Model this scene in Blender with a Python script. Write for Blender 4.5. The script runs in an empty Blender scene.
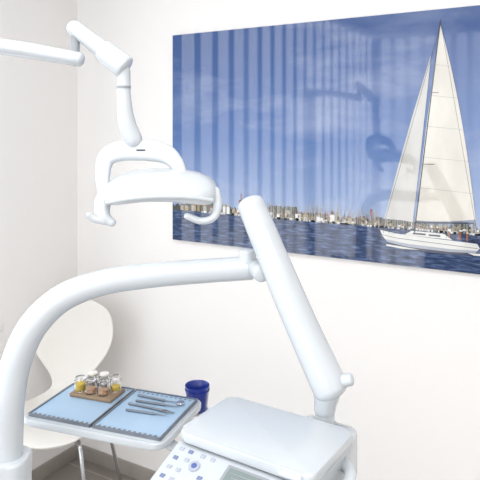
import bpy, bmesh, math, random
from mathutils import Vector, Matrix
random.seed(4)
scene = bpy.context.scene
try:
    scene.view_settings.view_transform = 'Standard'
except Exception:
    pass
YAW = math.radians(30.3)      # dental unit / camera heading relative to the room
CH = 1.62

# ------------------------------------------------------------ materials
def srgb(r, g, b):
    f = lambda c: (c/255/12.92) if c/255 <= .04045 else ((c/255+.055)/1.055)**2.4
    return (f(r), f(g), f(b), 1)
def mat(name, col, rough=.5, metal=0, coat=0, noise=0, nscale=20, bump=0, emis=0, trans=0, ior=1.5, spec=None, stretch=None):
    m = bpy.data.materials.new(name); m.use_nodes = True
    nt = m.node_tree; b = nt.nodes['Principled BSDF']
    b.inputs['Base Color'].default_value = col
    b.inputs['Roughness'].default_value = rough
    b.inputs['Metallic'].default_value = metal
    b.inputs['Coat Weight'].default_value = coat
    b.inputs['Coat Roughness'].default_value = .08
    b.inputs['IOR'].default_value = ior
    b.inputs['Transmission Weight'].default_value = trans
    if spec is not None: b.inputs['Specular IOR Level'].default_value = spec
    if emis:
        b.inputs['Emission Color'].default_value = col
        b.inputs['Emission Strength'].default_value = emis
    if noise or bump:
        tc = nt.nodes.new('ShaderNodeTexCoord'); n = nt.nodes.new('ShaderNodeTexNoise')
        n.inputs['Scale'].default_value = nscale; n.inputs['Detail'].default_value = 4
        if stretch:
            mp = nt.nodes.new('ShaderNodeMapping'); mp.inputs['Scale'].default_value = stretch
            nt.links.new(tc.outputs['Object'], mp.inputs[0]); nt.links.new(mp.outputs[0], n.inputs['Vector'])
        else: nt.links.new(tc.outputs['Object'], n.inputs['Vector'])
        if noise:
            r = nt.nodes.new('ShaderNodeMapRange')
            r.inputs['From Min'].default_value = .2; r.inputs['From Max'].default_value = .8
            r.inputs['To Min'].default_value = 1-noise; r.inputs['To Max'].default_value = 1+noise
            nt.links.new(n.outputs['Fac'], r.inputs['Value'])
            mx = nt.nodes.new('ShaderNodeVectorMath'); mx.operation = 'SCALE'
            mx.inputs[0].default_value = col[:3]
            nt.links.new(r.outputs[0], mx.inputs['Scale'])
            nt.links.new(mx.outputs[0], b.inputs['Base Color'])
        if bump:
            bp = nt.nodes.new('ShaderNodeBump'); bp.inputs['Strength'].default_value = bump
            bp.inputs['Distance'].default_value = .01
            nt.links.new(n.outputs['Fac'], bp.inputs['Height']); nt.links.new(bp.outputs[0], b.inputs['Normal'])
    return m

M_wall = mat('wall_paint', srgb(246,244,242), .9, noise=.008, nscale=3, bump=.03)
M_ceil = mat('ceiling_paint', srgb(247,247,246), .9, noise=.01)
M_plastic = mat('white_lacquer', srgb(203,209,214), .25, coat=.5, noise=.006, nscale=4)
M_plastic2 = mat('white_plastic_matt', srgb(198,204,208), .4, noise=.006)
M_grey = mat('grey_plastic', srgb(150,155,160), .4, noise=.02)
M_dark = mat('dark_gap', srgb(60,64,70), .5, noise=.02)
M_chrome = mat('chrome', srgb(190,192,195), .18, metal=1, noise=.01)
M_steel = mat('brushed_steel', srgb(140,146,155), .3, metal=.9, noise=.03)
M_chair = mat('chair_shell', srgb(232,229,223), .4, noise=.006)
M_base = mat('skirting_tile', srgb(165,158,151), .5, noise=.12, nscale=12)
M_trim = mat('window_frame', srgb(235,235,235), .4, noise=.01)
M_blind_glow = mat('blind_fabric_glow', srgb(238,241,245), .8, noise=.02, nscale=60, emis=1.6)  # emission stands in for daylight shining through the slats
M_wood = mat('cork_block', srgb(150,128,104), .7, noise=.15, nscale=60)
M_cup = mat('blue_cup', srgb(30,54,150), .25, coat=.4, noise=.03)
M_glass = mat('jar_glass', (1,1,1,1), .03, trans=1, ior=1.3, noise=.001)
M_yellow = mat('yellow_contents', srgb(222,190,70), .5, noise=.1, nscale=80)
M_pink = mat('amber_contents', srgb(200,160,126), .6, noise=.2, nscale=80)
M_cotton = mat('cotton', srgb(236,232,224), .9, noise=.05, nscale=120, bump=.5)
M_lcd = mat('lcd', srgb(128,140,140), .25, noise=.02)
M_btn = mat('buttons', srgb(172,178,190), .5, noise=.02)
M_btn2 = mat('buttons_blue', srgb(118,130,162), .5, noise=.02)
M_key = mat('round_key_blue', srgb(84,100,160), .4, noise=.02)
M_panel = mat('panel_foil', srgb(198,204,212), .35, noise=.006)
M_lens = mat('lamp_lens', srgb(200,210,220), .1, noise=.01)

# floor tiles
M_floor = bpy.data.materials.new('floor_tiles'); M_floor.use_nodes = True
nt = M_floor.node_tree; b = nt.nodes['Principled BSDF']
tc = nt.nodes.new('ShaderNodeTexCoord'); br = nt.nodes.new('ShaderNodeTexBrick')
br.offset = 0; br.inputs['Scale'].default_value = 1
br.inputs['Brick Width'].default_value = .6; br.inputs['Row Height'].default_value = .3
br.inputs['Mortar Size'].default_value = .004
br.inputs['Color1'].default_value = srgb(156,148,141); br.inputs['Color2'].default_value = srgb(147,139,133)
br.inputs['Mortar'].default_value = srgb(176,171,166)
nt.links.new(tc.outputs['Object'], br.inputs['Vector']); nt.links.new(br.outputs['Color'], b.inputs['Base Color'])
b.inputs['Roughness'].default_value = .35

# blue mat with printed pattern
M_mat = bpy.data.materials.new('blue_paper'); M_mat.use_nodes = True
nt = M_mat.node_tree; b = nt.nodes['Principled BSDF']
tc = nt.nodes.new('ShaderNodeTexCoord'); ck = nt.nodes.new('ShaderNodeTexNoise'); ck.inputs['Scale'].default_value = 9
rp = nt.nodes.new('ShaderNodeValToRGB')
rp.color_ramp.elements[0].color = srgb(158,188,216); rp.color_ramp.elements[1].color = srgb(182,206,228)
nt.links.new(tc.outputs['Object'], ck.inputs['Vector']); nt.links.new(ck.outputs['Fac'], rp.inputs['Fac'])
nt.links.new(rp.outputs[0], b.inputs['Base Color']); b.inputs['Roughness'].default_value = .6

# ------------------------------------------------------------ mesh helpers
def link(ob, parent=None):
    scene.collection.objects.link(ob)
    if parent: ob.parent = parent
    return ob
def empty(name, loc=(0,0,0), rz=0, parent=None):
    e = bpy.data.objects.new(name, None); e.empty_display_size = .05
    e.location = loc; e.rotation_euler = (0,0,rz)
    return link(e, parent)
def from_bm(bm, name, m, parent=None, smooth=True, loc=None, rz=0, subsurf=0):
    bmesh.ops.recalc_face_normals(bm, faces=bm.faces)
    me = bpy.data.meshes.new(name); bm.to_mesh(me); bm.free()
    if smooth:
        for p in me.polygons: p.use_smooth = True
    me.materials.append(m)
    ob = bpy.data.objects.new(name, me)
    if smooth:
        try:
            me.set_sharp_from_angle(angle=math.radians(50))
        except Exception: pass
    if loc: ob.location = loc
    ob.rotation_euler = (0,0,rz)
    if subsurf:
        s = ob.modifiers.new('s','SUBSURF'); s.levels = subsurf; s.render_levels = subsurf
    return link(ob, parent)
def box(name, c, s, m, parent=None, bev=.0, seg=3, rot=None, loc=None, rz=0):
    bm = bmesh.new(); bmesh.ops.create_cube(bm, size=1)
    bmesh.ops.scale(bm, vec=s, verts=bm.verts)
    if bev: bmesh.ops.bevel(bm, geom=bm.edges[:], offset=bev, segments=seg, affect='EDGES', profile=.5)
    if rot: bmesh.ops.rotate(bm, matrix=rot, verts=bm.verts)
    bmesh.ops.translate(bm, vec=c, verts=bm.verts)
    return from_bm(bm, name, m, parent, smooth=bool(bev), loc=loc, rz=rz)
def cr(p0,p1,p2,p3,t):
    return .5*((2*p1)+(-p0+p2)*t+(2*p0-5*p1+4*p2-p3)*t*t+(-p0+3*p1-3*p2+p3)*t**3)
def tube(name, pts, radii, m, parent=None, n=24, sub=8, cap=True, flat=(1,1), capk=1.0):
    P = [Vector(p) for p in pts]
    if isinstance(radii,(int,float)): radii = [radii]*len(P)
    Q=[]; Rr=[]
    for i in range(len(P)-1):
        a=P[i-1] if i>0 else P[0]*2-P[1]; d=P[i+2] if i+2<len(P) else P[-1]*2-P[-2]
        for k in range(sub):
            t=k/sub; Q.append(cr(a,P[i],P[i+1],d,t)); s=t*t*(3-2*t); Rr.append(radii[i]*(1-s)+radii[i+1]*s)
    Q.append(P[-1]); Rr.append(radii[-1])
    if cap:
        t0=(Q[0]-Q[1]).normalized(); t1=(Q[-1]-Q[-2]).normalized(); r0=Rr[0]; r1=Rr[-1]; k=6
        pre=[(Q[0]+t0*r0*capk*math.sin(j/k*math.pi/2), r0*math.cos(j/k*math.pi/2)) for j in range(k-1,0,-1)]
        pre=[(Q[0]+t0*r0*capk*math.sin(.97*math.pi/2), r0*math.cos(.97*math.pi/2))]+pre
        post=[(Q[-1]+t1*r1*capk*math.sin(j/k*math.pi/2), r1*math.cos(j/k*math.pi/2)) for j in range(1,k)]
        post.append((Q[-1]+t1*r1*capk*math.sin(.97*math.pi/2), r1*math.cos(.97*math.pi/2)))
        Q=[p for p,_ in pre]+Q+[p for p,_ in post]; Rr=[r for _,r in pre]+Rr+[r for _,r in post]
    bm=bmesh.new(); T=(Q[1]-Q[0]).normalized()
    up=Vector((0,1,0)) if abs(T.y)<.9 else Vector((1,0,0))
    N=(up-T*up.dot(T)).normalized(); rings=[]
    for i,q in enumerate(Q):
        T2=(Q[min(i+1,len(Q)-1)]-Q[max(i-1,0)]).normalized()
        N=(N-T2*N.dot(T2)).normalized(); B=T2.cross(N)
        rings.append([bm.verts.new(q+(N*math.cos(2*math.pi*j/n)*flat[0]+B*math.sin(2*math.pi*j/n)*flat[1])*Rr[i]) for j in range(n)])
    for i in range(len(rings)-1):
        for j in range(n):
            bm.faces.new([rings[i][j],rings[i][(j+1)%n],rings[i+1][(j+1)%n],rings[i+1][j]])
    bm.faces.new(rings[0][::-1]); bm.faces.new(rings[-1])
    return from_bm(bm,name,m,parent)
def lathe(name, prof, m, parent=None, n=40, c=(0,0,0), loc=None, rz=0):
    bm=bmesh.new(); rings=[]
    for r,z in prof:
        if r<1e-5: rings.append([bm.verts.new((c[0],c[1],c[2]+z))])
        else: rings.append([bm.verts.new((c[0]+r*math.cos(2*math.pi*j/n),c[1]+r*math.sin(2*math.pi*j/n),c[2]+z)) for j in range(n)])
    for A,Bq in zip(rings,rings[1:]):
        for j in range(n):
            k=(j+1)%n
            if len(A)==1 and len(Bq)==1: continue
            if len(A)==1: bm.faces.new([A[0],Bq[j],Bq[k]])
            elif len(Bq)==1: bm.faces.new([A[j],A[k],Bq[0]])
            else: bm.faces.new([A[j],A[k],Bq[k],Bq[j]])
    return from_bm(bm,name,m,parent,loc=loc,rz=rz)
def extrude_x(name, prof, x0, x1, m, parent=None, bev=.008):
    bm=bmesh.new()
    A=[bm.verts.new((x0,y,z)) for y,z in prof]; Bq=[bm.verts.new((x1,y,z)) for y,z in prof]
    n=len(prof); bm.faces.new(A[::-1]); bm.faces.new(Bq)
    for i in range(n): bm.faces.new([A[i],A[(i+1)%n],Bq[(i+1)%n],Bq[i]])
    bmesh.ops.recalc_face_normals(bm, faces=bm.faces)
    if bev: bmesh.ops.bevel(bm, geom=bm.edges[:], offset=bev, segments=4, affect='EDGES', profile=.5)
    return from_bm(bm,name,m,parent)
def rslab(name, hx, hy, z0, z1, r, m, parent=None, bev=.004, c=(0,0), loc=None, rz=0):
    bm=bmesh.new(); pts=[]
    for cx,cy,a0 in ((hx-r,hy-r,0),(-hx+r,hy-r,90),(-hx+r,-hy+r,180),(hx-r,-hy+r,270)):
        for k in range(9):
            a=math.radians(a0+k*90/8); pts.append((cx+r*math.cos(a)+c[0],cy+r*math.sin(a)+c[1]))
    A=[bm.verts.new((x,y,z0)) for x,y in pts]; Bq=[bm.verts.new((x,y,z1)) for x,y in pts]; n=len(pts)
    f0=bm.faces.new(A[::-1]); f1=bm.faces.new(Bq)
    for i in range(n): bm.faces.new([A[i],A[(i+1)%n],Bq[(i+1)%n],Bq[i]])
    if bev:
        bmesh.ops.bevel(bm, geom=list(set(list(f0.edges)+list(f1.edges))), offset=bev, segments=3, affect='EDGES', profile=.5)
    return from_bm(bm,name,m,parent,loc=loc,rz=rz)
def plan(a,d,z=0):
    c,s=math.cos(YAW),math.sin(YAW)
    return (a*c-d*s, a*s+d*c, z)

# ------------------------------------------------------------ room
XL,XR,YB,YF,ZC=-2.205,2.3,2.17,-2.3,2.75
box('floor',((XL+XR)/2,(YB+YF)/2,-.05),(XR-XL+.2,YB-YF+.2,.1),M_floor)
box('ceiling',((XL+XR)/2,(YB+YF)/2,ZC+.05),(XR-XL+.2,YB-YF+.2,.1),M_ceil)
box('wall_back',((XL+XR)/2,YB+.05,ZC/2),(XR-XL+.2,.1,ZC),M_wall)
box('wall_right',(XR+.05,(YB+YF)/2,ZC/2),(.1,YB-YF,ZC),M_wall)
box('wall_front',((XL+XR)/2,YF-.05,ZC/2),(XR-XL+.2,.1,ZC),M_wall)
bm=bmesh.new()
def addbox(bm,x0,x1,y0,y1,z0,z1):
    g=bmesh.ops.create_cube(bm,size=1)['verts']
    bmesh.ops.scale(bm,vec=(x1-x0,y1-y0,z1-z0),verts=g); bmesh.ops.translate(bm,vec=((x0+x1)/2,(y0+y1)/2,(z0+z1)/2),verts=g)
WY0,WY1,WZ0,WZ1=-2.0,1.4,.82,2.6
addbox(bm,XL-.1,XL,WY1,YB,0,ZC); addbox(bm,XL-.1,XL,YF,WY0,0,ZC)
addbox(bm,XL-.1,XL,WY0,WY1,0,WZ0); addbox(bm,XL-.1,XL,WY0,WY1,WZ1,ZC)
from_bm(bm,'wall_left',M_wall,smooth=False)
bm=bmesh.new()
for y in (WY0+.03,-.85,.28,WY1-.03): addbox(bm,XL-.09,XL-.03,y-.03,y+.03,WZ0,WZ1)
for z in (WZ0+.03,WZ1-.03): addbox(bm,XL-.09,XL-.03,WY0,WY1,z-.03,z+.03)
from_bm(bm,'window_1',M_trim,smooth=False)
box('window_sill',(XL+.05,(WY0+1.66)/2,.80),(.1,1.66-WY0,.035),M_trim,bev=.006)
# vertical blinds, left window
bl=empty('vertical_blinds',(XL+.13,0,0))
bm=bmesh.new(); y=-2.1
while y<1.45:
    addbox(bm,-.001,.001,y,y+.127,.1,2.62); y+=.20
from_bm(bm,'slats',M_blind_glow,bl,smooth=False)
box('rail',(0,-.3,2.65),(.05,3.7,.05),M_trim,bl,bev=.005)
# glowing blinds added on the plain wall behind the camera, for picture reflections
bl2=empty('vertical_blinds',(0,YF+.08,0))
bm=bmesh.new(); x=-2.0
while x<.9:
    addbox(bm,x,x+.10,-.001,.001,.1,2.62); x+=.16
from_bm(bm,'slats',M_blind_glow,bl2,smooth=False)
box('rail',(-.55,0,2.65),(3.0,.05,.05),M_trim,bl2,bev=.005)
# skirting
box('baseboard_back',((XL+XR)/2,YB-.006,.032),(XR-XL,.012,.064),M_base,bev=.002)
box('baseboard_left',(XL+.006,(YB+YF)/2,.032),(.012,YB-YF,.064),M_base,bev=.002)

# ------------------------------------------------------------ picture
pic=empty('sailboat_picture',(0,0,0))
PIOR=1.75
def paint(name,col,**k): return mat(name,col,.04,coat=0,ior=PIOR,**k)
PX0,PX1,PZ0,PZ1=-1.603,-.10,1.134,2.04
box('acrylic_panel',((PX0+PX1)/2,2.1605,(PZ0+PZ1)/2),(PX1-PX0,.019,PZ1-PZ0),M_plastic2,pic,bev=.001)
def flat(name,polys,m,layer):
    bm=bmesh.new(); y=2.150-layer*.00025
    for p in polys:
        f=bm.faces.new([bm.verts.new((x,y,z)) for x,z in p])
        f.normal_update()
        if f.normal.y>0: f.normal_flip()
    me=bpy.data.meshes.new(name); bm.to_mesh(me); bm.free(); me.materials.append(m)
    return link(bpy.data.objects.new(name,me),pic)
def rect(x0,x1,z0,z1): return [(x0,z0),(x1,z0),(x1,z1),(x0,z1)]
def skymat():
    m=bpy.data.materials.new('print_sky'); m.use_nodes=True; nt=m.node_tree; b=nt.nodes['Principled BSDF']; L=nt.links.new
    tc=nt.nodes.new('ShaderNodeTexCoord'); sp=nt.nodes.new('ShaderNodeSeparateXYZ'); L(tc.outputs['Object'],sp.inputs[0])
    mr=nt.nodes.new('ShaderNodeMapRange'); mr.inputs['From Min'].default_value=1.265; mr.inputs['From Max'].default_value=2.04
    L(sp.outputs['Z'],mr.inputs['Value'])
    rp=nt.nodes.new('ShaderNodeValToRGB'); e=rp.color_ramp.elements
    e[0].position=0; e[0].color=srgb(150,168,200); e[1].position=1; e[1].color=srgb(58,86,140)
    for p,c in ((.12,(130,152,192)),(.4,(88,118,172)),(.75,(66,96,152))):
        q=e.new(p); q.color=srgb(*c)
    L(mr.outputs[0],rp.inputs['Fac'])
    mp=nt.nodes.new('ShaderNodeMapping'); mp.inputs['Scale'].default_value=(1.6,1,4.5); L(tc.outputs['Object'],mp.inputs[0])
    n=nt.nodes.new('ShaderNodeTexNoise'); n.inputs['Scale'].default_value=1.6; n.inputs['Detail'].default_value=6; L(mp.outputs[0],n.inputs['Vector'])
    r2=nt.nodes.new('ShaderNodeMapRange'); r2.inputs['From Min'].default_value=.45; r2.inputs['From Max'].default_value=.75; r2.inputs['To Max'].default_value=.5
    L(n.outputs['Fac'],r2.inputs['Value'])
    mx=nt.nodes.new('ShaderNodeMixRGB'); L(r2.outputs[0],mx.inputs['Fac']); L(rp.outputs[0],mx.inputs[1]); mx.inputs[2].default_value=srgb(165,176,202)
    L(mx.outputs[0],b.inputs['Base Color']); b.inputs['Roughness'].default_value=.04; b.inputs['IOR'].default_value=PIOR
    return m
def watermat():
    m=bpy.data.materials.new('print_water'); m.use_nodes=True; nt=m.node_tree; b=nt.nodes['Principled BSDF']; L=nt.links.new
    tc=nt.nodes.new('ShaderNodeTexCoord'); mp=nt.nodes.new('ShaderNodeMapping'); mp.inputs['Scale'].default_value=(22,1,150); L(tc.outputs['Object'],mp.inputs[0])
    n=nt.nodes.new('ShaderNodeTexNoise'); n.inputs['Scale'].default_value=1; n.inputs['Detail'].default_value=4; n.inputs['Roughness'].default_value=.5; L(mp.outputs[0],n.inputs['Vector'])
    rp=nt.nodes.new('ShaderNodeValToRGB'); e=rp.color_ramp.elements
    e[0].position=.35; e[0].color=srgb(26,40,72); e[1].position=.68; e[1].color=srgb(98,118,156)
    q=e.new(.52); q.color=srgb(48,68,108)
    L(n.outputs['Fac'],rp.inputs['Fac']); L(rp.outputs[0],b.inputs['Base Color']); b.inputs['Roughness'].default_value=.04; b.inputs['IOR'].default_value=PIOR
    return m
WL=1.268
flat('sky',[rect(PX0,PX1,WL,PZ1)],skymat(),0)
flat('water',[rect(PX0,PX1,PZ0,WL)],watermat(),0)
P_tree=paint('print_trees',srgb(74,78,70),noise=.35,nscale=60)
P_bld=paint('print_houses',srgb(168,158,144),noise=.35,nscale=90)
P_red=paint('print_brick',srgb(146,92,72),noise=.25,nscale=90)
P_white=paint('print_white',srgb(220,220,216),noise=.06,nscale=30)
P_mast=paint('print_masts',srgb(190,186,180),noise=.1,nscale=90)
P_sail=paint('print_sail',srgb(218,214,204),noise=.13,nscale=5,stretch=(2.2,1,1))
P_sail2=paint('print_sail_shade',srgb(200,199,195),noise=.14,nscale=5,stretch=(2.2,1,1))
P_line=paint('print_lines',srgb(72,76,88),noise=.1,nscale=60)
P_hullsh=paint('print_hull_shade',srgb(165,170,182),noise=.1,nscale=40)
P_seam=paint('print_seam',srgb(186,184,179),noise=.05)
P_yel=paint('print_yellow',srgb(168,148,104),noise=.2,nscale=60)
# tree canopy: rolling outline, taller on the left (nearer) shore
tree=[]; x=PX0; h=.03
while x<PX1-.003:
    big = .050 if x<-1.0 else .034
    h=max(.014,min(big,h+random.uniform(-.008,.008))); w=min(random.uniform(.004,.009),PX1-x)
    tree.append([(x,WL-.002),(x+w,WL-.002),(x+w,WL+h*.93),(x+w*.5,WL+h),(x,WL+h*.95)]); x+=w
flat('treeline',tree,P_tree,1)
hs=[];rs=[];ms=[];ws=[];ys=[]
def house(x,w,h,wall,roof):
    wall.append(rect(x,x+w,WL,WL+h)); roof.append([(x-.001,WL+h),(x+w+.001,WL+h),(x+w*.75,WL+h*1.4),(x+w*.25,WL+h*1.4)])
x=-1.56
while x<-.72:
    w=random.uniform(.012,.028); house(x,w,random.uniform(.014,.030),random.choice([hs,ws,ys,hs]),random.choice([rs,rs,hs])); x+=w+random.uniform(.003,.022)
for i in range(300):
    x=random.uniform(-1.3,PX1-.03); w=random.uniform(.003,.012); h=random.uniform(.004,.012); z=WL+random.uniform(0,.014)
    random.choice([hs,hs,hs,hs,rs,ys,ws]).append(rect(x,x+w,z,z+h))
for xx,w,h in ((-1.262,.022,.062),(-1.253,.005,.088),(-.70,.008,.06)):
    rs.append(rect(xx,xx+w,WL,WL+h))
for i in range(520):
    x=random.uniform(-1.15,-.12); h=random.triangular(.025,.074,.04); ms.append(rect(x,x+random.choice((.0007,.0012)),WL,WL+h))
for i in range(170):
    x=random.uniform(-1.45,-.12); w=random.uniform(.005,.016); ws.append(rect(x,x+w,WL-.004,WL+random.uniform(.001,.005)))
flat('houses',hs,P_bld,2); flat('brick_houses',rs,P_red,3); flat('yellow_houses',ys,P_yel,4)
flat('harbour_masts',ms,P_mast,5); flat('moored_boats',ws,P_white,6)
# yacht
flat('hull',[[(-.664,1.256),(-.60,1.247),(-.33,1.236),(-.322,1.222),(-.335,1.205),(-.42,1.200),(-.56,1.203),(-.635,1.214),(-.652,1.232)]],P_white,7)
flat('hull_lower_shade',[[(-.645,1.224),(-.56,1.214),(-.42,1.210),(-.328,1.213),(-.335,1.205),(-.42,1.200),(-.56,1.203),(-.635,1.214)]],P_hullsh,8)
flat('waterline_shadow',[[(-.64,1.214),(-.56,1.203),(-.42,1.2),(-.33,1.205),(-.32,1.199),(-.45,1.192),(-.6,1.199)]],P_line,9)
flat('hull_stripe',[[(-.655,1.240),(-.60,1.232),(-.325,1.221),(-.325,1.2195),(-.60,1.2302),(-.653,1.238)]],P_line,9)
flat('bow_wave',[[(-.64,1.206),(-.60,1.204),(-.52,1.197),(-.58,1.195),(-.64,1.200)],[(-.36,1.203),(-.30,1.204),(-.27,1.199),(-.34,1.196)]],P_white,10)
flat('cabin',[[(-.575,1.246),(-.55,1.262),(-.44,1.262),(-.41,1.242)]],P_white,9)
flat('cabin_windows',[rect(-.545,-.50,1.250,1.256),rect(-.49,-.45,1.249,1.255)],P_line,10)
def bez(p0,p1,p2,n=14): return [((1-t)**2*p0[0]+2*t*(1-t)*p1[0]+t*t*p2[0],(1-t)**2*p0[1]+2*t*(1-t)*p1[1]+t*t*p2[1]) for t in [i/n for i in range(n+1)]]
top=(-.450,1.985); foot=(-.535,1.300); clew=(-.335,1.318)
flat('mainsail',[bez(top,(-.375,1.70),clew)+bez(clew,(-.43,1.30),foot)+bez(foot,(-.505,1.60),top)[:-1]],P_sail,9)
flat('jib',[bez((-.482,1.880),(-.565,1.62),(-.648,1.296))+bez((-.648,1.296),(-.59,1.30),(-.545,1.292))+bez((-.545,1.292),(-.515,1.55),(-.482,1.88))[:-1]],P_sail2,8)
seams=[]
for t in (.2,.36,.52,.68,.84):
    z=1.985-(1.985-1.31)*t; xl=-.450-.085*t; xr=-.450+.115*t**.85+.008
    seams.append([(xl,z),(xr,z-.012),(xr,z-.0138),(xl,z-.0018)])
flat('seams',seams,P_seam,10)
def ln(x0,z0,x1,z1,w=.0022):
    d=Vector((x1-x0,z1-z0)).normalized(); n=(-d.y*w/2,d.x*w/2)
    return [(x0+n[0],z0+n[1]),(x1+n[0],z1+n[1]),(x1-n[0],z1-n[1]),(x0-n[0],z0-n[1])]
flat('rigging',[ln(-.540,1.25,-.449,2.005,.004),ln(-.449,1.99,-.655,1.256,.0013),ln(-.449,1.995,-.325,1.24,.0011),ln(-.538,1.292,-.34,1.305,.005),ln(-.51,1.50,-.47,1.50,.002),ln(-.48,1.75,-.455,1.75,.002)],P_line,11)
flat('railing',[ln(-.66,1.272,-.33,1.256,.0012)]+[ln(x,1.245,x,1.27,.0012) for x in (-.65,-.63,-.61,-.59,-.57,-.43,-.41,-.37,-.35,-.335)],P_line,11)
flat('crew',[rect(-.39,-.382,1.245,1.272),rect(-.365,-.358,1.243,1.268),rect(-.425,-.418,1.25,1.27)],P_red,12)

# ------------------------------------------------------------ chair
cx,cy,_=plan(-.745,2.63)
ch=empty('shell_chair',(cx,cy,0),YAW+math.radians(-6))
prof=[(.092,.862,.05),(.091,.855,.10),(.084,.82,.16),(.07,.76,.190),(.052,.69,.190),(.032,.62,.155),(.012,.56,.10),(.0,.52,.076),(-.015,.485,.08),(-.05,.458,.125),(-.12,.445,.185),(-.22,.448,.207),(-.32,.455,.200),(-.375,.447,.165),(-.395,.438,.10),(-.40,.435,.05)]
bm=bmesh.new(); rows=[]; nu=12
for i,(y,z,w) in enumerate(prof):
    row=[]
    for j in range(nu+1):
        u=-1+2*j/nu
        if i<8: yy=y-.045*(u*w/.2)**2; zz=z-(.012*u*u if i<2 else 0)
        else: yy=y; zz=z+.02*(u*w/.2)**2*(1 if i<12 else .3)
        row.append(bm.verts.new((u*w,yy,zz)))
    rows.append(row)
for A,Bq in zip(rows,rows[1:]):
    for j in range(nu): bm.faces.new([A[j],A[j+1],Bq[j+1],Bq[j]])
sh=from_bm(bm,'shell',M_chair,ch)
so=sh.modifiers.new('so','SOLIDIFY'); so.thickness=.011; so.offset=0
ss=sh.modifiers.new('ss','SUBSURF'); ss.levels=2; ss.render_levels=2
lathe('seat_hub',[(0,.41),(.06,.41),(.065,.42),(.065,.438),(0,.438)],M_grey,ch,c=(0,-.2,0))
k=1
for sx in (-1,1):
    for fy in (-.40,.03):
        yy=-.2+(.11 if fy>0 else -.11)
        tube('leg_%d'%k,[(sx*.03,-.2,.418),(sx*.13,yy*.9-.0,.412),(sx*.18,yy+(.03 if fy>0 else -.03),.385),(sx*.235,fy,.008)],.0075,M_chrome,ch,n=12); k+=1

# ------------------------------------------------------------ operating lamp
lp=empty('operating_lamp',(0,0,0),YAW)
lathe('floor_base',[(0,0),(.16,0),(.16,.02),(.14,.035),(.05,.045),(0,.045)],M_plastic,lp,c=(-.93,1.45,0))
tube('pole',[(-.93,1.45,.04),(-.93,1.45,1.0),(-.93,1.45,1.84)],.028,M_plastic,lp,sub=2)
tube('arm_lower',[(-.93,1.46,1.86),(-.6,1.49,1.828),(-.402,1.5,1.797)],[.024,.0205,.0185],M_plastic,lp,flat=(1.2,1),capk=.7)
tube('pivot_pin',[(-.412,1.5,1.79),(-.412,1.5,1.87)],.011,M_grey,lp)
tube('arm_upper',[(-.413,1.5,1.874),(-.35,1.495,1.826),(-.318,1.49,1.800)],[.020,.0225,.024],M_plastic,lp)
tube('arm_sleeve',[(-.340,1.492,1.818),(-.286,1.485,1.776)],[.028,.030],M_plastic,lp,capk=.3)
tube('neck_joint',[(-.288,1.487,1.765),(-.288,1.487,1.712)],[.0165,.0165],M_plastic,lp)
tube('neck',[(-.288,1.487,1.715),(-.286,1.487,1.675),(-.280,1.490,1.635),(-.266,1.495,1.598)],[.0165,.019,.0215,.022],M_plastic,lp)
lathe('neck_ring',[(0,-.003),(.0178,-.003),(.0178,.003),(0,.003)],M_grey,lp,c=(-.288,1.487,1.726))
# yoke: boxy arch band (superelliptic section) with squared shoulders
ypts=[(-.334,1.470,1.465),(-.340,1.485,1.510),(-.334,1.496,1.548),(-.305,1.50,1.566),(-.262,1.50,1.570),(-.220,1.50,1.568),(-.178,1.497,1.556),(-.150,1.490,1.522),(-.143,1.475,1.485)]
yr=[.014,.018,.022,.0255,.0265,.0265,.023,.016,.012]
P=[Vector(p) for p in ypts]; Q=[];Rr=[]
for i in range(len(P)-1):
    a=P[i-1] if i else P[0]*2-P[1]; d=P[i+2] if i+2<len(P) else P[-1]*2-P[-2]
    for k in range(8):
        t=k/8; Q.append(cr(a,P[i],P[i+1],d,t)); Rr.append(yr[i]*(1-t)+yr[i+1]*t)
Q.append(P[-1]);Rr.append(yr[-1])
bm=bmesh.new(); rings=[]; N=Vector((0,1,0))
for i,q in enumerate(Q):
    T2=(Q[min(i+1,len(Q)-1)]-Q[max(i-1,0)]).normalized(); N=(N-T2*N.dot(T2)).normalized(); B=T2.cross(N); ring=[]
    for j in range(32):
        c,s=math.cos(2*math.pi*j/32),math.sin(2*math.pi*j/32)
        ring.append(bm.verts.new(q+(N*math.copysign(abs(c)**.6,c)*.62+B*math.copysign(abs(s)**.6,s))*Rr[i]))
    rings.append(ring)
for A,Bq in zip(rings,rings[1:]):
    for j in range(32): bm.faces.new([A[j],A[(j+1)%32],Bq[(j+1)%32],Bq[j]])
bm.faces.new(rings[0][::-1]); bm.faces.new(rings[-1])
from_bm(bm,'yoke',M_plastic,lp)
box('logo_badge',(-.245,1.4830,1.570),(.022,.0015,.004),M_dark,lp)
# head: lofted visor
bm=bmesh.new(); rings=[]; NS=30; NR=32
for i in range(NS+1):
    t=i/NS; u=2*t-1; e=max(0,1-abs(u)**6)**.5
    a=-.192+.139*u; zc=1.492-.024*abs(u)**2.4; hd=.012+.060*e; hh=.006+.024*e
    ring=[]
    for j in range(NR):
        an=2*math.pi*j/NR; c,s=math.cos(an),math.sin(an)
        py=math.copysign(abs(c)**.65,c)*hd; pz=math.copysign(abs(s)**.7,s)*hh*(1 if s>0 else .9)
        tl_=math.radians(12)
        ring.append(bm.verts.new((a,1.468+py*math.cos(tl_)-pz*math.sin(tl_),zc+py*math.sin(tl_)+pz*math.cos(tl_)-.012*(py/.07)**2)))
    rings.append(ring)
for A,Bq in zip(rings,rings[1:]):
    for j in range(NR): bm.faces.new([A[j],A[(j+1)%NR],Bq[(j+1)%NR],Bq[j]])
bm.faces.new(rings[0]); bm.faces.new(rings[-1][::-1])
from_bm(bm,'head_housing',M_plastic,lp)
tube('head_front_rim',[(-.312,1.410,1.449),(-.26,1.396,1.460),(-.19,1.391,1.466),(-.12,1.396,1.464),(-.066,1.410,1.455)],[.005,.006,.006,.006,.005],M_plastic2,lp)
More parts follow.
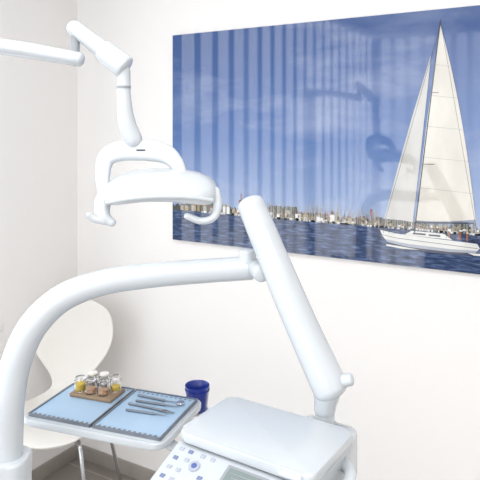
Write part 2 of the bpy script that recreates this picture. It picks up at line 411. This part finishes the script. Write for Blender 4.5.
for i in range(5):
    lathe('lens_%d'%(i+1),[(0,-.006),(.014,-.004),(.016,.004),(0,.006)],M_lens,lp,c=(-.27+.04*i,1.46,1.462-.0005*(i-2)**2*5))
tube('side_leg_left',[(-.322,1.465,1.475),(-.331,1.445,1.445),(-.326,1.432,1.415),(-.305,1.427,1.400)],[.016,.020,.017,.010],M_plastic,lp)
tube('handle_left',[(-.322,1.425,1.404),(-.345,1.42,1.409),(-.357,1.415,1.419)],[.009,.008,.007],M_plastic,lp)
tube('handle_right',[(-.060,1.455,1.470),(-.053,1.44,1.44),(-.063,1.43,1.412),(-.092,1.425,1.404),(-.125,1.42,1.416)],[.013,.011,.009,.0085,.008],M_plastic,lp)

# ------------------------------------------------------------ dental delivery unit
du=empty('dental_delivery_unit',(0,0,0),YAW)
lathe('floor_base',[(0,0),(.17,0),(.17,.03),(.15,.05),(.06,.06),(0,.06)],M_plastic,du,c=(-.536,1.38,0))
tube('column',[(-.536,1.38,.05),(-.536,1.38,.5),(-.536,1.38,.84)],.042,M_plastic,du,sub=3)
rslab('column_head',.05,.05,.72,.872,.035,M_plastic,du,bev=.008,c=(-.536,1.38))
tube('swing_arm',[(-.534,1.38,.86),(-.533,1.38,.93),(-.530,1.38,1.0),(-.516,1.385,1.085),(-.478,1.39,1.168),(-.413,1.40,1.229),(-.317,1.41,1.263),(-.202,1.425,1.2756),(-.084,1.44,1.2816),(.026,1.45,1.2865)],[.033,.0335,.034,.0345,.034,.032,.030,.029,.0285,.0285],M_plastic,du,n=32,capk=.4)
tube('elbow_joint',[(.018,1.446,1.300),(.018,1.446,1.328)],.021,M_plastic,du,capk=.3)
tube('elbow_pin',[(.03,1.46,1.29),(.050,1.38,1.29)],.020,M_plastic2,du,capk=.3)
tube('spring_arm',[(.0255,1.41,1.445),(.062,1.385,1.36),(.128,1.345,1.205),(.196,1.302,1.060)],[.0325,.034,.0365,.039],M_plastic,du,n=32,capk=.6,flat=(.95,1))
tube('end_knob',[(.222,1.285,1.083),(.236,1.28,1.088)],[.014,.013],M_plastic2,du,capk=.5)
tube('lower_joint',[(.190,1.31,1.055),(.186,1.315,1.01)],[.030,.024],M_plastic,du)
tube('drop_post',[(.186,1.315,1.03),(.186,1.315,.93)],.021,M_plastic,du)
lathe('post_collar',[(0,0),(.027,0),(.029,.006),(.027,.012),(0,.012)],M_plastic2,du,c=(.186,1.315,.965))
con=empty('console',(.054,1.238,1.0),math.radians(-33.2),du)
rslab('lid',.155,.098,-.020,0,.018,M_plastic,con,bev=.006)
rslab('lid_gap',.144,.088,-.027,-.018,.018,M_grey,con,bev=0)
FY0,FZ0,FY1,FZ1=-.094,-.026,-.215,-.075
extrude_x('body',[(.094,-.026),(FY0,FZ0),(FY1,FZ1),(-.22,-.10),(-.17,-.17),(.094,-.15)],-.160,.148,M_plastic2,con,bev=.010)
box('rear_housing',(.07,.12,-.085),(.13,.11,.12),M_plastic,con,bev=.02)
box('lid_grip',(.11,-.100,-.010),(.05,.014,.012),M_plastic,con,bev=.005)
sl=math.atan2(FZ0-FZ1,FY0-FY1); Rm=Matrix.Rotation(sl,3,'X')
def onp(x,s,up=.0):
    return (x,FY0-s*math.cos(sl)-up*math.sin(sl),FZ0-s*math.sin(sl)+up*math.cos(sl))
box('control_foil',onp(-.006,.062,.001),(.285,.112,.002),M_panel,con,bev=.0008,rot=Rm)
box('display_frame',onp(.026,.036,.003),(.092,.048,.004),M_grey,con,bev=.0012,rot=Rm)
box('display',onp(.026,.036,.0052),(.078,.036,.001),M_lcd,con,rot=Rm)
bm=bmesh.new()
for q in range(3):
    g=bmesh.ops.create_cube(bm,size=1)['verts']; bmesh.ops.scale(bm,vec=(.06-.01*(q%2),.0012,.0006),verts=g)
    bmesh.ops.rotate(bm,matrix=Rm,verts=g); bmesh.ops.translate(bm,vec=onp(.022+.004*(q%2),.028+q*.009,.0059),verts=g)
from_bm(bm,'display_text',M_grey,con,smooth=False)
bi=1
for (bx,bs,kk) in ((-.135,.014,0),(-.112,.014,1),(-.082,.014,0),(-.058,.014,0),(-.135,.036,1),(-.109,.033,0),(-.135,.058,0),(-.112,.058,0),(-.060,.058,1),(-.040,.075,0),(-.135,.08,1),(-.112,.08,0),(.092,.020,0),(.112,.020,0),(.092,.044,1),(.112,.044,0),(-.01,.082,0),(.02,.082,1),(.05,.082,0)):
    box('button_%d'%bi,onp(bx,bs,.0025),(.011,.008,.002),M_btn2 if kk else M_btn,con,bev=.0008,rot=Rm); bi+=1
for nm,bx,bs,mm,r in (('round_key_1',-.085,.040,M_btn,.012),('round_key_core',-.085,.040,M_key,.006)):
    bm=bmesh.new(); bmesh.ops.create_cone(bm,cap_ends=True,segments=32,radius1=r,radius2=r*.95,depth=.004 if r>.01 else .006)
    bmesh.ops.rotate(bm,matrix=Rm,verts=bm.verts); bmesh.ops.translate(bm,vec=onp(bx,bs,.003),verts=bm.verts); from_bm(bm,nm,mm,con)
tube('side_handle',[(.145,.06,-.05),(.172,.03,-.055),(.175,-.05,-.070),(.145,-.10,-.085)],.012,M_plastic,con)

# ------------------------------------------------------------ tray
tx,ty,_=plan(-.329,1.578); TR=YAW+math.radians(-19.5)
tr=empty('instrument_tray_table',(tx,ty,.887),TR)
HX,HY=.202,.127
rslab('board',HX,HY,-.016,0,.03,M_plastic,tr,bev=.004)
bm=bmesh.new()
def rr(hx,hy,r):
    pts=[]
    for qx,qy,a0 in ((hx-r,hy-r,0),(-hx+r,hy-r,90),(-hx+r,-hy+r,180),(hx-r,-hy+r,270)):
        for k in range(9):
            a=math.radians(a0+k*90/8); pts.append((qx+r*math.cos(a),qy+r*math.sin(a)))
    return pts
loops=[[bm.verts.new((x,y,z)) for x,y in rr(HX-i,HY-i,.03-i*.8)] for i,z in ((0.001,-.006),(0,-.002),(.002,.0006),(.006,.0006),(.008,.0001),(.009,-.002))]
for A,Bq in zip(loops,loops[1:]):
    n=len(A)
    for j in range(n): bm.faces.new([A[j],A[(j+1)%n],Bq[(j+1)%n],Bq[j]])
from_bm(bm,'rim',M_plastic,tr)
tube('support_arm',[(0,0,-.03),(.12,-.02,-.036),(.30,-.10,-.04),(.40,-.12,-.04)],.013,M_plastic2,tr)
lathe('support_plate',[(0,-.03),(.05,-.03),(.055,-.016),(0,-.016)],M_plastic2,tr)
def tl(x,y,z=0):
    c,s=math.cos(TR),math.sin(TR); return (tx+x*c-y*s,ty+x*s+y*c,.887+z)
def tray_mat(name,x0,x1,y0,y1):
    e=empty(name,tl((x0+x1)/2,(y0+y1)/2,.0007),TR)
    hx,hy=(x1-x0)/2,(y1-y0)/2
    box('sheet',(0,0,.002),(2*hx-.004,2*hy-.004,.004),M_mat,e)
    bm=bmesh.new()
    for s in (-1,1):
        addbox(bm,-hx,hx,s*hy-.002,s*hy+.002,0,.007); addbox(bm,s*hx-.002,s*hx+.002,-hy,hy,0,.007)
    from_bm(bm,'steel_frame',M_steel,e,smooth=False)
    bm=bmesh.new(); q=-hx+.01
    while q<hx-.012:
        addbox(bm,q,q+.007,hy-.012,hy-.007,.004,.0046); addbox(bm,q,q+.007,-hy+.007,-hy+.012,.004,.0046); q+=.014
    from_bm(bm,'clip_row',M_steel,e,smooth=False)
    return e
tray_mat('instrument_cassette',-.187,-.005,-.108,.110)
tray_mat('instrument_cassette',.003,.187,-.108,.110)
def instrument(name,x,y,ang,L,kind):
    e=empty(name,tl(x,y,.0082),TR+math.radians(ang))
    tube('handle',[(-L*.35,0,0),(L*.2,0,0)],.0032,M_steel,e,n=12,sub=3)
    if kind=='mirror':
        tube('shank',[(L*.2,0,0),(L*.42,0,.002),(L*.48,0,.004)],.0013,M_steel,e,n=8)
        lathe('mirror',[(0,-.001),(.010,-.001),(.011,.0),(.010,.002),(0,.002)],M_chrome,e,c=(L*.52,0,.003))
    elif kind=='tweezers':
        tube('arm_a',[(L*.2,0,0),(L*.36,.004,0),(L*.55,.0005,0)],[.003,.0022,.001],M_steel,e,n=8)
        tube('arm_b',[(L*.2,0,0),(L*.36,-.004,0),(L*.55,-.0005,0)],[.003,.0022,.001],M_steel,e,n=8)
    else:
        tube('tip',[(L*.2,0,0),(L*.40,0,.001),(L*.47,.006,.003),(L*.5,.0,.006)],[.002,.0014,.001,.0006],M_steel,e,n=8)
instrument('dental_mirror',.080,.072,-4,.15,'mirror')
instrument('dental_probe',.092,.046,2,.15,'probe')
instrument('dental_tweezers',.082,.020,-3,.15,'tweezers')
instrument('dental_scaler',.09,-.008,3,.14,'probe')
# jar block
blk=empty('jar_holder',tl(-.085,.050,.0050),TR)
box('block',(0,0,.005),(.130,.078,.010),M_wood,blk,bev=.003)
def jar(x,y,r,h,cm,fill):
    e=empty('glass_jar',tl(-.085+x,.050+y,.0153),TR)
    lathe('glass',[(0,0),(r*.95,0),(r,.003),(r,h*.85),(r*.8,h*.93),(r*.82,h),(r*.74,h),(r*.72,h*.92),(r*.9,h*.83),(r*.9,.003),(0,.003)],M_glass,e,n=28)
    lathe('contents',[(0,.0035),(r*.86,.0035),(r*.86,h*fill),(0,h*fill+.002)],cm,e,n=28)
    lathe('stopper',[(0,h*.86),(r*.66,h*.86),(r*.70,h*1.0),(r*.9,h*1.02),(r*.85,h*1.12),(0,h*1.16)],M_glass if cm!=M_cotton else M_cotton,e,n=28)
jar(-.045,-.016,.0155,.034,M_yellow,.6)
jar(-.009,-.019,.0155,.036,M_pink,.4)
jar(.028,-.016,.0155,.034,M_pink,.4)
jar(-.026,.017,.0150,.036,M_cotton,.7)
jar(.010,.018,.0150,.038,M_cotton,.7)
jar(.046,.018,.0150,.035,M_yellow,.35)
# cup hanging in its small holder at the tray's rear edge
cup=empty('drinking_cup',tl(.156,.183,-.0570),TR)
lathe('cup_body',[(0,0),(.026,0),(.028,.003),(.034,.064),(.0352,.067),(.0345,.069),(.032,.066),(.0265,.006),(0,.005)],M_cup,cup)
lathe('cup_band',[(.0332,.052),(.0345,.0525),(.0352,.058),(.0342,.0585)],M_cup,cup)
tube('holder_bracket',[(0,-.068,.0360),(0,-.052,.022),(0,-.025,0),(0,0,-.005)],.005,M_plastic2,cup)
lathe('holder_shelf',[(0,-.007),(.03,-.007),(.032,-.002),(0,0)],M_plastic2,cup)

# ------------------------------------------------------------ lights
def area(name,loc,rot,sx,sy,p,col=(1,1,1)):
    l=bpy.data.lights.new(name,'AREA'); l.shape='RECTANGLE'; l.size=sx; l.size_y=sy; l.energy=p; l.color=col
    o=bpy.data.objects.new(name,l); o.location=loc; o.rotation_euler=rot; return link(o)
for i,(lx,ly,p) in enumerate(((-.7,.2,25),(1.1,-.6,30))):  # unseen ceiling panels, added to brighten the room and its walls
    lum=empty('added_luminaire',(lx,ly,ZC))
    box('housing',(0,0,-.02),(1.3,1.3,.04),M_trim,lum,bev=.005)
    area('added_ceiling_light_%d'%(i+1),(lx,ly,ZC-.05),(0,0,0),1.2,1.2,p,(1,.985,.965))
w=bpy.data.worlds.new('World'); scene.world=w; w.use_nodes=True
w.node_tree.nodes['Background'].inputs[0].default_value=(.75,.87,1,1)
w.node_tree.nodes['Background'].inputs[1].default_value=.6

# ------------------------------------------------------------ camera
cd=bpy.data.cameras.new('Camera'); cam=bpy.data.objects.new('Camera',cd); link(cam)
cam.location=(0,0,CH); cam.rotation_euler=(math.radians(90),0,YAW)
cd.sensor_width=36; cd.lens=45; cd.shift_y=-110/480; cd.clip_start=.02
scene.camera=cam
